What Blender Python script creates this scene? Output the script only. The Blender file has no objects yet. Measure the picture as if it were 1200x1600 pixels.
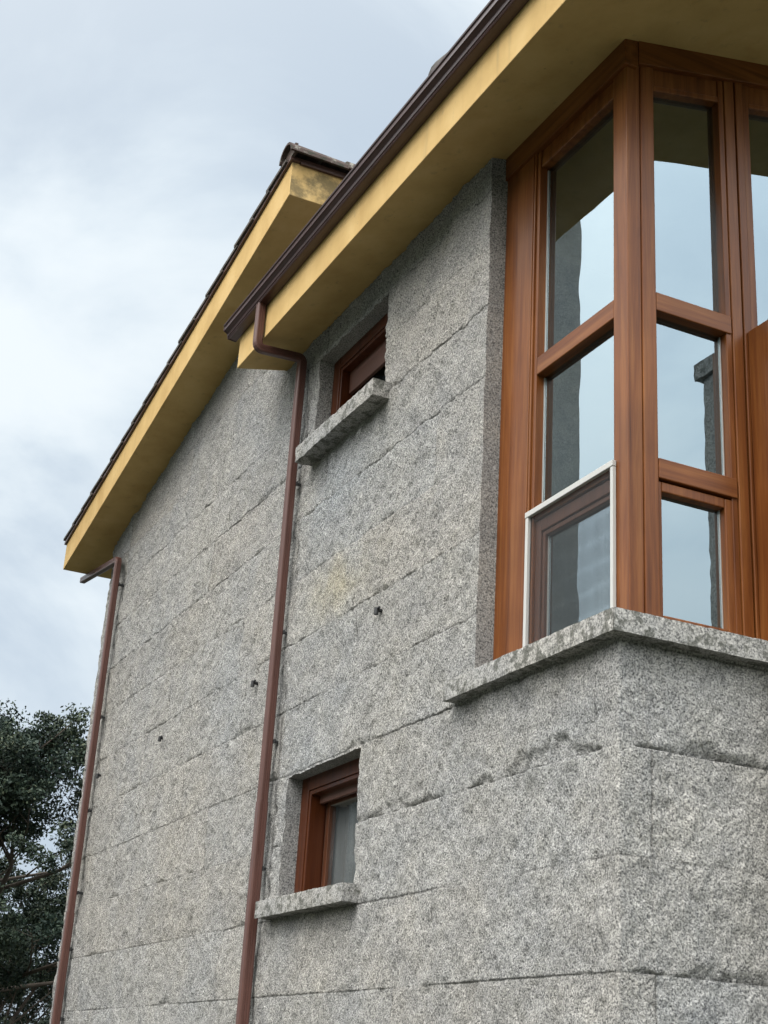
import bpy, bmesh, math, random
import numpy as np
from mathutils import Vector, Matrix

random.seed(7)
RNG = np.random.RandomState(11)
scene = bpy.context.scene
COL = scene.collection

# ------------------------------------------------------------------ camera
F_PX, PITCH, ROLL, YAW = 2250.08, math.radians(21.827), math.radians(3.577), math.radians(24.733)
fw = Vector((math.sin(YAW) * math.cos(PITCH), math.cos(YAW) * math.cos(PITCH), math.sin(PITCH)))
rt = Vector((math.cos(YAW), -math.sin(YAW), 0)); up = rt.cross(fw)
cr, sr = math.cos(ROLL), math.sin(ROLL)
ax, ay = cr * rt + sr * up, -sr * rt + cr * up
cam = bpy.data.objects.new('camera', bpy.data.cameras.new('camera')); COL.objects.link(cam)
cam.matrix_world = Matrix(((ax.x, ay.x, -fw.x, -2.8438), (ax.y, ay.y, -fw.y, -4.1125), (ax.z, ay.z, -fw.z, 1.6), (0, 0, 0, 1)))
cam.data.sensor_fit = 'VERTICAL'; cam.data.sensor_height = 36; cam.data.sensor_width = 27
cam.data.lens = F_PX / 1600 * 36
cam.data.clip_start = .05; cam.data.clip_end = 2000
scene.camera = cam

# ------------------------------------------------------------------ world, sun, exposure
SUN_EL, SUN_DIR = math.radians(52), Vector((-.91, -.415, 0))
world = bpy.data.worlds.new('World'); scene.world = world; world.use_nodes = True
wt = world.node_tree; wt.nodes.clear()
def wn(t, **kw):
    n = wt.nodes.new(t)
    for k, v in kw.items(): setattr(n, k, v)
    return n
w_out = wn('ShaderNodeOutputWorld'); w_bg = wn('ShaderNodeBackground'); w_bg.inputs[1].default_value = .1
sky = wn('ShaderNodeTexSky', sky_type='NISHITA', sun_disc=False)
sky.sun_elevation = SUN_EL; sky.sun_rotation = math.atan2(SUN_DIR.x, SUN_DIR.y)
sky.air_density = 1.0; sky.dust_density = 2.0
tc = wn('ShaderNodeTexCoord')
mp = wn('ShaderNodeMapping'); mp.inputs['Scale'].default_value = (1.0, 1.0, 1.6); mp.inputs['Location'].default_value = (5.3, .7, 1.6)
n1 = wn('ShaderNodeTexNoise'); n1.inputs['Scale'].default_value = 3.0; n1.inputs['Detail'].default_value = 7; n1.inputs['Roughness'].default_value = .56; n1.inputs['Distortion'].default_value = .35
rmp = wn('ShaderNodeValToRGB'); rmp.color_ramp.interpolation = 'B_SPLINE'
cs = rmp.color_ramp.elements
cs[0].position = .35; cs[0].color = (.48, .565, .66, 1)
cs[1].position = .63; cs[1].color = (.79, .85, .885, 1)
for pos, c in ((.43, (.55, .635, .72)), (.50, (.655, .735, .80)), (.56, (.73, .80, .85))):
    e_ = cs.new(pos); e_.color = (*c, 1)
# the bright part of the overcast, round the hidden sun
dot = wn('ShaderNodeVectorMath', operation='DOT_PRODUCT')
sd = Vector((SUN_DIR.x * math.cos(SUN_EL), SUN_DIR.y * math.cos(SUN_EL), math.sin(SUN_EL)))
dot.inputs[1].default_value = sd
mr = wn('ShaderNodeMapRange'); mr.inputs[1].default_value = .0; mr.inputs[2].default_value = 1.0; mr.inputs[3].default_value = 1.0; mr.inputs[4].default_value = 1.5
mr.interpolation_type = 'SMOOTHSTEP'
mul = wn('ShaderNodeVectorMath', operation='SCALE')
mix = wn('ShaderNodeMix', data_type='RGBA'); mix.inputs[0].default_value = .97
L_ = wt.links.new
L_(tc.outputs['Generated'], mp.inputs[0]); L_(mp.outputs[0], n1.inputs['Vector']); L_(n1.outputs[0], rmp.inputs[0])
L_(tc.outputs['Generated'], dot.inputs[0]); L_(dot.outputs['Value'], mr.inputs[0])
wh = wn('ShaderNodeMix', data_type='RGBA'); wh.inputs[7].default_value = (.80, .80, .78, 1)
mr2 = wn('ShaderNodeMapRange'); mr2.inputs[1].default_value = .1; mr2.inputs[2].default_value = .8
L_(dot.outputs['Value'], mr2.inputs[0]); L_(mr2.outputs[0], wh.inputs[0]); L_(rmp.outputs[0], wh.inputs[6]); L_(wh.outputs[2], mul.inputs[0]); # sky dimmed within the camera's view, brightened elsewhere to light the scene
dk = wn('ShaderNodeVectorMath', operation='DOT_PRODUCT'); dk.inputs[1].default_value = (.30, .80, .52)
mk = wn('ShaderNodeMapRange', interpolation_type='SMOOTHSTEP'); mk.inputs[1].default_value = .92; mk.inputs[2].default_value = .74; mk.inputs[3].default_value = 0.0; mk.inputs[4].default_value = 1.0
km = wn('ShaderNodeMath', operation='MULTIPLY')
# overcast: three times brighter overhead than at the horizon
sz = wn('ShaderNodeSeparateXYZ'); L_(tc.outputs['Generated'], sz.inputs[0])
ov = wn('ShaderNodeMapRange'); ov.inputs[1].default_value = 0; ov.inputs[2].default_value = 1; ov.inputs[3].default_value = 5.0; ov.inputs[4].default_value = 25.0
L_(sz.outputs[2], ov.inputs[0])
lerp = wn('ShaderNodeMix', data_type='FLOAT'); lerp.inputs[2].default_value = 6.9
L_(tc.outputs['Generated'], dk.inputs[0]); L_(dk.outputs['Value'], mk.inputs[0]); L_(mk.outputs[0], lerp.inputs[0]); L_(ov.outputs[0], lerp.inputs[3]); L_(lerp.outputs[0], km.inputs[0]); L_(mr.outputs[0], km.inputs[1]); L_(km.outputs[0], mul.inputs['Scale'])
L_(sky.outputs[0], mix.inputs[6]); L_(mul.outputs[0], mix.inputs[7])
L_(mix.outputs[2], w_bg.inputs[0]); L_(w_bg.outputs[0], w_out.inputs[0])

sun = bpy.data.objects.new('sun', bpy.data.lights.new('sun', 'SUN')); COL.objects.link(sun)
sun.data.energy = 1.2; sun.data.angle = math.radians(28); sun.data.color = (1, .96, .90)
sun.rotation_euler = (-sd).to_track_quat('-Z', 'Y').to_euler()
vs = scene.view_settings; scene.display_settings.display_device = 'sRGB'
vs.view_transform = 'Standard'; vs.look = 'None'; vs.gamma = 1; vs.exposure = 0.76; vs.use_curve_mapping = False
scene.cycles.max_bounces = 8; scene.cycles.diffuse_bounces = 1; scene.cycles.transparent_max_bounces = 12

# ------------------------------------------------------------------ material helpers
class NT:
    def __init__(s, name, bump=None):
        s.m = bpy.data.materials.new(name); s.m.use_nodes = True; s.t = s.m.node_tree; s.t.nodes.clear()
        s.out = s.n('ShaderNodeOutputMaterial'); s.b = s.n('ShaderNodeBsdfPrincipled'); s.l(s.b.outputs[0], s.out.inputs[0])
        s.tc = s.n('ShaderNodeTexCoord')
    def n(s, t, **kw):
        n = s.t.nodes.new(t)
        for k, v in kw.items(): setattr(n, k, v)
        return n
    def l(s, a, b): s.t.links.new(a, b)
    def coords(s, scale=(1, 1, 1), loc=(0, 0, 0)):
        m = s.n('ShaderNodeMapping'); m.inputs['Scale'].default_value = scale; m.inputs['Location'].default_value = loc
        s.l(s.tc.outputs['Object'], m.inputs[0]); return m.outputs[0]
    def noise(s, scale, detail=3, rough=.5, vec=None, dist=0):
        n = s.n('ShaderNodeTexNoise'); n.inputs['Scale'].default_value = scale; n.inputs['Detail'].default_value = detail
        n.inputs['Roughness'].default_value = rough; n.inputs['Distortion'].default_value = dist
        s.l(vec if vec is not None else s.tc.outputs['Object'], n.inputs['Vector']); return n.outputs[0]
    def ramp(s, fac, stops, interp='LINEAR'):
        r = s.n('ShaderNodeValToRGB'); r.color_ramp.interpolation = interp; e = r.color_ramp.elements
        e[0].position = stops[0][0]; e[0].color = (*stops[0][1], 1); e[1].position = stops[-1][0]; e[1].color = (*stops[-1][1], 1)
        for p, c in stops[1:-1]: q = e.new(p); q.color = (*c, 1)
        s.l(fac, r.inputs[0]); return r.outputs[0]
    def mixc(s, fac, a, b, mode='MIX'):
        m = s.n('ShaderNodeMix', data_type='RGBA', blend_type=mode)
        for inp, v in ((m.inputs[0], fac), (m.inputs[6], a), (m.inputs[7], b)):
            if isinstance(v, (int, float)): inp.default_value = v
            elif isinstance(v, tuple): inp.default_value = (*v, 1)
            else: s.l(v, inp)
        return m.outputs[2]
    def math(s, op, a, b=0.0):
        m = s.n('ShaderNodeMath', operation=op)
        for inp, v in ((m.inputs[0], a), (m.inputs[1], b)):
            if isinstance(v, (int, float)): inp.default_value = v
            else: s.l(v, inp)
        return m.outputs[0]
    def rng(s, v, a, b, c=0.0, d=1.0):
        m = s.n('ShaderNodeMapRange'); m.interpolation_type = 'SMOOTHSTEP'
        for i, x in enumerate((a, b, c, d)): m.inputs[i + 1].default_value = x
        s.l(v, m.inputs[0]); return m.outputs[0]
    def bump(s, h, strength, dist=.01):
        b = s.n('ShaderNodeBump'); b.inputs['Strength'].default_value = strength; b.inputs['Distance'].default_value = dist
        s.l(h, b.inputs['Height']); s.l(b.outputs[0], s.b.inputs['Normal'])
    def set(s, col=None, rough=None, **kw):
        if col is not None:
            if isinstance(col, tuple): s.b.inputs['Base Color'].default_value = (*col, 1)
            else: s.l(col, s.b.inputs['Base Color'])
        if rough is not None:
            if isinstance(rough, (int, float)): s.b.inputs['Roughness'].default_value = rough
            else: s.l(rough, s.b.inputs['Roughness'])
        for k, v in kw.items(): s.b.inputs[k].default_value = v
        return s.m

def granite(name, rough_face=True, lichen=0.0, bright=1.0):
    t = NT(name)
    g = t.noise(125, 4, .62)
    g2 = t.noise(140, 2, .5, t.coords((1, 1, 1), (3, 5, 1)))
    B_ = lambda *c: tuple(x * bright for x in c)
    col = t.ramp(g, [(.33, B_(.095, .096, .10)), (.43, B_(.24, .239, .237)), (.50, B_(.35, .346, .338)), (.585, B_(.44, .434, .422)), (.70, B_(.58, .57, .55))])
    fleck = t.ramp(g2, [(.34, (.22, .22, .23)), (.42, (1, 1, 1))])
    col = t.mixc(.7, col, fleck, 'MULTIPLY')
    big = t.noise(.9, 4, .55)
    tint = t.ramp(big, [(.32, (.96, .975, .99)), (.5, (1.015, 1, .975)), (.70, (1.03, 1.0, .945))])
    col = t.mixc(1.0, col, tint, 'MULTIPLY')
    mid = t.noise(5, 4, .6)
    col = t.mixc(1.0, col, t.ramp(mid, [(.3, (.84, .85, .87)), (.55, (1, 1, 1)), (.75, (1.08, 1.07, 1.05))]), 'MULTIPLY')
    if rough_face:
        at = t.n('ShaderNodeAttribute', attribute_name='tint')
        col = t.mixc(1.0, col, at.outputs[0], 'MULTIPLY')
    if lichen:
        ln = t.noise(22, 5, .65); lm = t.rng(ln, .48, .60, 0, lichen)
        col = t.mixc(lm, col, (.055, .058, .045))
    v = t.n('ShaderNodeTexVoronoi'); v.inputs['Scale'].default_value = 60; v.inputs['Randomness'].default_value = 1
    t.l(t.coords((1, 1, .6)), v.inputs['Vector'])
    dm = t.n('ShaderNodeMapping'); dm.inputs['Rotation'].default_value = (math.radians(24), 0, 0); dm.inputs['Scale'].default_value = (1, 1.35, .55)
    t.l(t.tc.outputs['Object'], dm.inputs[0])
    b1 = t.noise(27, 6, .68, dm.outputs[0])
    h = t.math('ADD', t.math('MULTIPLY', b1, 1.0), t.math('MULTIPLY', v.outputs['Distance'], .25))
    h = t.math('ADD', h, t.math('MULTIPLY', g, .30))
    t.bump(h, 1.0 if rough_face else .30, .028)
    return t.set(col, .85, **{'Specular IOR Level': .25})

def paint_yellow(name, stain=0.0):
    t = NT(name)
    n = t.noise(3.2, 5, .6); s_ = t.noise(1.0, 5, .65, t.coords((5, 5, 1.2)))
    col = t.ramp(n, [(.3, (.48, .32, .125)), (.55, (.575, .395, .165)), (.75, (.63, .45, .205))])
    col = t.mixc(t.rng(s_, .52, .70, 0, .22), col, (.40, .22, .06))
    d = t.noise(9, 6, .7, t.coords((1, 1, .7), (2, 1, 0)))
    col = t.mixc(t.rng(d, .60, .72, 0, .35), col, (.18, .15, .09))
    fl = t.noise(38, 3, .7, t.coords((1, 1, .6), (5, 2, 0)))
    col = t.mixc(t.rng(fl, .70, .76, 0, .5), col, (.10, .085, .05))
    ru = t.noise(1.0, 4, .6, t.coords((14, 14, .9), (1, 4, 0)))
    col = t.mixc(t.rng(ru, .60, .74, 0, .30), col, (.26, .20, .10))
    if stain:
        m = t.rng(t.noise(4.5, 7, .72, t.coords((1, 1, 1), (.3, 0, .12))), .40, .60, 0, stain)
        col = t.mixc(m, col, (.085, .075, .045))
    t.bump(t.noise(160, 3, .6), .12, .004)
    return t.set(col, .8, **{'Specular IOR Level': .2})

def wood(name, sc, mul=(1, 1, 1)):
    t = NT(name)
    vec = t.coords(sc)
    g = t.noise(1.0, 6, .65, vec, .6); f = t.noise(6.0, 4, .6, vec)
    col = t.ramp(g, [(.28, (.085, .024, .006)), (.48, (.17, .054, .013)), (.62, (.22, .080, .021)), (.78, (.26, .108, .034))])
    col = t.mixc(.35, col, t.ramp(f, [(.35, (.66, .62, .58)), (.6, (1.06, 1.06, 1.06))]), 'MULTIPLY')
    pt = t.noise(2.0, 3, .5)
    col = t.mixc(1.0, col, t.ramp(pt, [(.35, (.86, .84, .82)), (.65, (1.1, 1.1, 1.1))]), 'MULTIPLY')
    col = t.mixc(1.0, col, mul, 'MULTIPLY')
    t.bump(f, .06, .003)
    return t.set(col, .34, **{'Specular IOR Level': .30})

def plain(name, col, rough=.5, var=.12, scale=6, bump=0, spec=.5, metal=0, streak=None):
    t = NT(name)
    n = t.noise(scale, 5, .6, t.coords(streak) if streak else None)
    c = t.ramp(n, [(.3, tuple(x * (1 - var) for x in col)), (.7, tuple(x * (1 + var) for x in col))])
    if bump: t.bump(t.noise(scale * 9, 3, .6), bump, .005)
    return t.set(c, rough, **{'Specular IOR Level': spec, 'Metallic': metal})

def glass(name, refl_ior, tint, dust=.03):
    t = NT(name); t.t.nodes.remove(t.b)
    fr = t.n('ShaderNodeFresnel'); fr.inputs['IOR'].default_value = refl_ior
    gl = t.n('ShaderNodeBsdfGlossy'); gl.inputs['Roughness'].default_value = 0.0; gl.inputs['Color'].default_value = (.78, .93, 1.0, 1)
    tr = t.n('ShaderNodeBsdfTransparent'); tr.inputs['Color'].default_value = (*tint, 1)
    bp = t.n('ShaderNodeBump'); bp.inputs['Strength'].default_value = .02; bp.inputs['Distance'].default_value = .02
    t.l(t.noise(3.5, 1, .4), bp.inputs['Height']); t.l(bp.outputs[0], gl.inputs['Normal'])
    mx = t.n('ShaderNodeMixShader'); 
    ge = t.n('ShaderNodeNewGeometry'); t.l(t.math('MULTIPLY', fr.outputs[0], t.math('SUBTRACT', 1.0, ge.outputs['Backfacing'])), mx.inputs[0])
    df = t.n('ShaderNodeBsdfDiffuse'); df.inputs['Color'].default_value = (.42, .50, .54, 1); dm = t.n('ShaderNodeMixShader')   # a film of dust
    t.l(t.rng(t.noise(7, 5, .6), .3, .8, dust * .5, dust * 1.4), dm.inputs[0]); t.l(tr.outputs[0], dm.inputs[1]); t.l(df.outputs[0], dm.inputs[2]); t.l(dm.outputs[0], mx.inputs[1]); t.l(gl.outputs[0], mx.inputs[2])
    t.l(mx.outputs[0], t.out.inputs[0]); return t.m

M = {}
M['granite'] = granite('rough_granite', True, 0, 1.17)
M['granite_cut'] = granite('sawn_granite', False, 0, .78)
M['granite_sill'] = granite('sill_granite', False, .7, 1.0)
M['yellow'] = paint_yellow('ochre_render'); M['yellow_stained'] = paint_yellow('stained_ochre_render', .75)
M['wood_z'] = wood('varnished_wood_upright', (26, 26, 1.1)); M['wood_y'] = wood('varnished_wood_rail', (26, 1.1, 26)); M['wood_x'] = wood('varnished_wood_head', (1.1, 26, 26))
M['wood_red'] = wood('red_brown_window_timber', (26, 26, 1.1), (.42, .33, .36))
M['gutter'] = plain('dark_brown_aluminium', (.056, .025, .024), .32, .22, 5, 0, .5)
M['pipe'] = plain('red_brown_aluminium', (.110, .050, .040), .36, .18, 4, 0, .5, 0, (6, 6, .8))
M['flashing'] = plain('brown_flashing', (.075, .04, .034), .4)
M['tile'] = plain('weathered_roof_tile', (.095, .085, .078), .85, .45, 9, .4, .2)
def ridge_mat():
    t = NT('lichened_ridge_tile')
    c = t.ramp(t.noise(7, 5, .6), [(.3, (.055, .038, .034)), (.7, (.10, .074, .066))])
    c = t.mixc(t.rng(t.noise(5.5, 6, .7, t.coords((1, 1, 1), (.35, .1, .2))), .55, .60, 0, .6), c, (.30, .30, .26))
    c = t.mixc(t.rng(t.noise(9, 6, .7, t.coords((1, 1, 1), (3, 1, 2))), .54, .62, 0, .9), c, (.035, .042, .03))
    t.bump(t.noise(60, 4, .7), .5, .01); return t.set(c, .85, **{'Specular IOR Level': .2})
M['ridge'] = ridge_mat()
M['white'] = plain('white_aluminium', (.50, .50, .485), .35, .02)
M['dark_wood'] = plain('dark_stained_wood', (.10, .036, .017), .4, .25, 3, 0, .4, 0, (20, 20, 1.5))
M['blind'] = plain('brown_roller_shutter', (.115, .050, .034), .5, .12, 8)
M['rubber'] = plain('black_plastic', (.018, .019, .021), .5)
M['glass'] = glass('reflective_glass', 3.9, (.50, .60, .63), .014)
M['glass_dull'] = glass('plain_glass', 1.55, (.92, .94, .94), .05)
M['spacer'] = plain('aluminium_spacer', (.62, .62, .60), .35, .04, 6, 0, .5, .6)
M['curtain'] = plain('pale_curtain', (.17, .165, .165), .9, .12, 3, 0, .1, 0, (60, 60, 1))
M['room'] = plain('interior_plaster', (.30, .28, .25), .9, .08, 2)
M['bark'] = plain('tree_bark', (.085, .07, .058), .9, .35, 4, .4, .1)
def leaf_mat():
    t = NT('dark_evergreen_leaf'); g = t.n('ShaderNodeNewGeometry')
    c = t.ramp(g.outputs['Random Per Island'], [(0, (.013, .025, .020)), (.5, (.025, .042, .030)), (.85, (.040, .060, .038)), (1, (.075, .088, .055))])
    c = t.mixc(1.0, c, t.ramp(t.noise(.7, 3, .5), [(.35, (.7, .8, .85)), (.65, (1.2, 1.1, .95))]), 'MULTIPLY')
    return t.set(c, .6, **{'Specular IOR Level': .25})
M['leaf'] = leaf_mat()
def ground_mat():
    t = NT('gravel_and_grass')
    c = t.ramp(t.noise(.35, 6, .65), [(.35, (.022, .032, .014)), (.5, (.034, .038, .024)), (.65, (.05, .047, .04))])
    c = t.mixc(.5, c, t.ramp(t.noise(30, 4, .7), [(.3, (.6, .6, .6)), (.7, (1.2, 1.2, 1.2))]), 'MULTIPLY')
    t.bump(t.noise(40, 4, .7), .5, .02); return t.set(c, .95)
M['ground'] = ground_mat()
def net_mat():
    t = NT('grey_insect_mesh')
    v = t.coords((1, 1, 1)); sx = t.n('ShaderNodeSeparateXYZ'); t.l(v, sx.inputs[0])
    a = t.math('ABSOLUTE', t.math('SINE', t.math('MULTIPLY', sx.outputs[1], math.pi / .0032)))
    b = t.math('ABSOLUTE', t.math('SINE', t.math('MULTIPLY', sx.outputs[2], math.pi / .0032)))
    wire = t.math('MAXIMUM', t.math('GREATER_THAN', a, .989), t.math('GREATER_THAN', b, .989))
    t.set((.05, .056, .06), .7)
    tr = t.n('ShaderNodeBsdfTransparent'); mx = t.n('ShaderNodeMixShader')
    t.l(wire, mx.inputs[0]); t.l(tr.outputs[0], mx.inputs[1]); t.l(t.b.outputs[0], mx.inputs[2]); t.l(mx.outputs[0], t.out.inputs[0]); return t.m
M['net'] = net_mat()

# ------------------------------------------------------------------ mesh helpers
class MB:
    def __init__(s): s.bm = bmesh.new()
    def hexa(s, p):                       # 8 points: bottom ring 0-3, top ring 4-7
        v = [s.bm.verts.new(q) for q in p]
        for f in ((3, 2, 1, 0), (4, 5, 6, 7), (0, 1, 5, 4), (1, 2, 6, 5), (2, 3, 7, 6), (3, 0, 4, 7)): s.bm.faces.new([v[i] for i in f])
        return s
    def box(s, x0, x1, y0, y1, z0, z1, sx0=0, sx1=0):   # sx0 / sx1: slope along X of the bottom / the top
        b = lambda x: z0 + sx0 * (x - x0); t = lambda x: z1 + sx1 * (x - x0)
        return s.hexa([(x0, y0, b(x0)), (x1, y0, b(x1)), (x1, y1, b(x1)), (x0, y1, b(x0)), (x0, y0, t(x0)), (x1, y0, t(x1)), (x1, y1, t(x1)), (x0, y1, t(x0))])
    def prism(s, prof, axis, a, b):       # closed profile extruded along x or y
        P = lambda u, w, c: (c, u, w) if axis == 'x' else (u, c, w)
        A = [s.bm.verts.new(P(u, w, a)) for u, w in prof]; B = [s.bm.verts.new(P(u, w, b)) for u, w in prof]
        n = len(prof); s.bm.faces.new(A); s.bm.faces.new(B[::-1])
        for i in range(n): s.bm.faces.new((A[i], B[i], B[(i + 1) % n], A[(i + 1) % n]))
        return s
    def tube(s, pts, r, n=10, r2=None, cap=True):
        rings = []; pts = [Vector(p) for p in pts]
        for i, p in enumerate(pts):
            d = (pts[min(i + 1, len(pts) - 1)] - pts[max(i - 1, 0)]).normalized()
            u = d.orthogonal().normalized() if i == 0 else (u0 - d * u0.dot(d)).normalized()
            u0 = u; w = d.cross(u)
            rr = r if r2 is None else r + (r2 - r) * i / max(1, len(pts) - 1)
            rings.append([s.bm.verts.new(p + (u * math.cos(2 * math.pi * k / n) + w * math.sin(2 * math.pi * k / n)) * rr) for k in range(n)])
        for a, b in zip(rings, rings[1:]):
            for k in range(n): s.bm.faces.new((a[k], a[(k + 1) % n], b[(k + 1) % n], b[k]))
        if cap: s.bm.faces.new(rings[0][::-1]); s.bm.faces.new(rings[-1])
        return s
    def build(s, name, mat, parent=None, bevel=0, smooth=False, loc=None):
        bmesh.ops.recalc_face_normals(s.bm, faces=s.bm.faces)
        if bevel: bmesh.ops.bevel(s.bm, geom=list(s.bm.edges), offset=bevel, segments=2, affect='EDGES', profile=.5, clamp_overlap=True)
        me = bpy.data.meshes.new(name); s.bm.to_mesh(me); s.bm.free()
        if isinstance(mat, (list, tuple)):
            for m_ in mat: me.materials.append(M[m_])
        else: me.materials.append(M[mat])
        if smooth: me.polygons.foreach_set('use_smooth', [True] * len(me.polygons))
        o = bpy.data.objects.new(name, me); COL.objects.link(o)
        if parent is not None: o.parent = parent; o.matrix_parent_inverse = Matrix.Translation(-wloc(parent))
        return o
def wloc(o):
    v = Vector(o.location)
    return v
def empty(name, loc, label, cat, group=None):
    o = bpy.data.objects.new(name, None); COL.objects.link(o); o.location = loc; o.empty_display_size = .2
    tag(o, label, cat, group); return o
def tag(o, label, cat, group=None):
    o['label'] = label; o['category'] = cat
    if group: o['group'] = group
    return o

# ------------------------------------------------------------------ ground
g = MB(); R_ = 600
g.box(-R_, R_, -R_, R_, -.5, 0); go = g.build('ground', 'ground'); go['kind'] = 'structure'

# unseen hill ring added to block low sky and darken the under-eaves; open ahead
hb = bmesh.new(); prev = None
for i in range(0, 121):
    az = math.radians(46 + (346 - 46) * i / 120); e = min(1, i / 8, (120 - i) / 8)
    el = math.radians(11.5 + 2.4 * math.sin(az * 3.1) + 1.3 * math.sin(az * 7.7 + 1) + .5 * math.sin(az * 31)) * e
    col_ = [hb.verts.new((r_ * math.sin(az), r_ * math.cos(az), z_)) for r_, z_ in ((90, -.2), (150, 150 * math.tan(el * .62)), (215, 215 * math.tan(el) + .1), (330, 330 * math.tan(el) * .8), (480, -.2))]
    if prev:
        for k in range(4): hb.faces.new((prev[k], col_[k], col_[k + 1], prev[k + 1]))
    prev = col_
bmesh.ops.recalc_face_normals(hb, faces=hb.faces)
hm = bpy.data.meshes.new('horizon_blocker'); hb.to_mesh(hm); hb.free(); hm.materials.append(plain('horizon_blocker_green', (.035, .048, .026), .95, .4, .08, 0, .1))
ho = bpy.data.objects.new('horizon_blocker', hm); COL.objects.link(ho); ho['kind'] = 'structure'

# ------------------------------------------------------------------ house: granite walls
HOUSE = empty('stone_house', (0, 0, 0), 'grey rough granite house with ochre eaves and a wooden corner window', 'house')
LS = lambda y: 6.751 - .196 * (y - 3.119)         # underside of the gable-side roof
RS = lambda x: 5.852 + .225 * x                   # underside of the eave-side roof
Y_END, X_END = 7.65, 9.0
COURSES = [.49, .87, 1.25, 1.63, 2.005, 2.385, 2.765, 3.14, 3.51, 3.89, 4.275, 4.66, 5.03, 5.37, 5.665, 6.03, 6.40, 6.77]

def lattice(seed, n=256): return np.random.RandomState(seed).rand(n, n)
def vnoise(x, y, seed):
    T = lattice(seed); n = T.shape[0]
    xi = np.floor(x).astype(int); yi = np.floor(y).astype(int); fx = x - xi; fy = y - yi
    fx = fx * fx * fx * (fx * (fx * 6 - 15) + 10); fy = fy * fy * fy * (fy * (fy * 6 - 15) + 10)
    a = T[xi % n, yi % n]; b = T[(xi + 1) % n, yi % n]; c = T[xi % n, (yi + 1) % n]; d = T[(xi + 1) % n, (yi + 1) % n]
    return (a * (1 - fx) + b * fx) * (1 - fy) + (c * (1 - fx) + d * fx) * fy - .5
def fbm(x, y, seed, octs=4, gain=.5):
    v = 0; a = 1; f = 1
    for o in range(octs): v = v + a * vnoise(x * f + 17.3 * o, y * f + 9.1 * o, seed + o); a *= gain; f *= 2.03
    return v
def sstep(a, b, x): t = np.clip((x - a) / (b - a), 0, 1); return t * t * (3 - 2 * t)

# windows cut in the left wall: (y0, y1, z0, z1)
LOW = (2.16, 3.09, 2.43, 3.126); UPP = (2.165, 3.11, 5.0, 5.665); CORNER_Y, CORNER_X, CORNER_Z = 1.05, 2.30, 3.19
VJ = {}                                            # vertical joints per course, in s (s = -y on the left wall, +x on the right)
rj = random.Random(5)
for k in range(len(COURSES) + 1):
    js = []
    s = -7.65 + rj.uniform(.5, 1.8)
    while s < -.5: js.append(round(s, 3)); s += rj.uniform(1.3, 2.6)
    VJ[k] = js
ci = lambda z: int(np.searchsorted(COURSES, z))
VJ[ci(2.5)] = [-5.52, -3.55, .141, 1.5]; VJ[ci(2.9)] = [-6.3, -4.35, -.143, 1.1]; VJ[ci(1.9)] = [-6.4, -4.4, -1.69, .149, 1.3]; VJ[ci(2.2)] = [-6.9, -5.2, -3.9, -1.35, 1.0]
VJ[ci(3.3)] = [-6.6, -4.9, -3.2]; VJ[ci(3.7)] = [-5.9, -3.9, -2.3]

# columns of the sheet along the wall path
cols = []                                          # (s, base x, base y, nx, ny)
left = set(np.round(np.concatenate([np.arange(.012, 3.4, .011), np.arange(3.4, 7.65, .018)]), 4).tolist())
forced = [LOW[0], LOW[1], UPP[0], UPP[1], CORNER_Y]
for k in VJ:
    for s in VJ[k]:
        if s < -.02: forced += [-s - .006, -s - .0022, -s + .0022, -s + .006]
ys = sorted(set(list(left) + forced)); fs = set(forced)
clean = []
for y in ys:
    if clean and y - clean[-1] < .0018:
        if y in fs and clean[-1] not in fs: clean[-1] = y
        continue
    clean.append(y)
for x in (X_END, 6, 4, 2, 1, .5, .25, .1, .03): cols.append((-Y_END - x, x, Y_END, 0, 1))
for a in (30, 60): cols.append((-Y_END - .005, .012 - .012 * math.sin(math.radians(a)), Y_END - .012 + .012 * math.cos(math.radians(a)), -math.sin(math.radians(a)), math.cos(math.radians(a))))
for y in reversed([y for y in clean if y <= Y_END - .012]): cols.append((-y, 0, y, -1, 0))
for a in (22, 45, 68): cols.append((-.006 + .012 * (a - 22) / 46, .012 - .012 * math.cos(math.radians(a)), .012 - .012 * math.sin(math.radians(a)), -math.cos(math.radians(a)), -math.sin(math.radians(a))))
rx = list(np.round(np.arange(.012, 1.3, .010), 4))
fr_ = [CORNER_X]
for k in VJ:
    for s in VJ[k]:
        if .02 < s < 1.3: fr_ += [s - .006, s - .0022, s + .0022, s + .006]
for x in sorted(set(rx + fr_ + [1.5, 1.8, 2.1, 2.6, 3, 3.5, 4, 4.5, 5, 6, 7, 8, 9])): cols.append((x, x, 0, 0, -1))
for y in (.3, 2, 4, 6, Y_END - .3): cols.append((X_END + y, X_END, y, 1, 0))
zl = [-.05, .3, .6, .9, 1.2, 1.5] + list(np.round(np.arange(1.66, 6.75, .0115), 4)) + [6.8, 6.95]
zforce = [LOW[2], LOW[3], UPP[2], UPP[3], CORNER_Z]
for c in COURSES:
    if 1.7 < c < 6.6: zforce += [c - .006, c - .0022, c + .0022, c + .006]
zz = sorted(set(zl + zforce)); zf = set(zforce); zc = []
for z in zz:
    if zc and z - zc[-1] < .0018:
        if z in zf and zc[-1] not in zf: zc[-1] = z
        continue
    zc.append(z)
cols = np.array(cols); Z = np.array(zc); S = cols[:, 0]
SS, ZZ = np.meshgrid(S, Z, indexing='ij')
h = .009 * fbm(SS / .42, ZZ / .30, 3, 3) + (.0145 - .0095 * sstep(-.1, .05, SS)) * fbm((SS - .35 * ZZ) / .085, ZZ / .20, 21, 4, .6) + .0085 * fbm(SS / .034, ZZ / .045, 41, 3, .6)
ki = np.searchsorted(COURSES, ZZ)
tint = np.ones(SS.shape + (3,)); joint = np.zeros(SS.shape)
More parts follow.
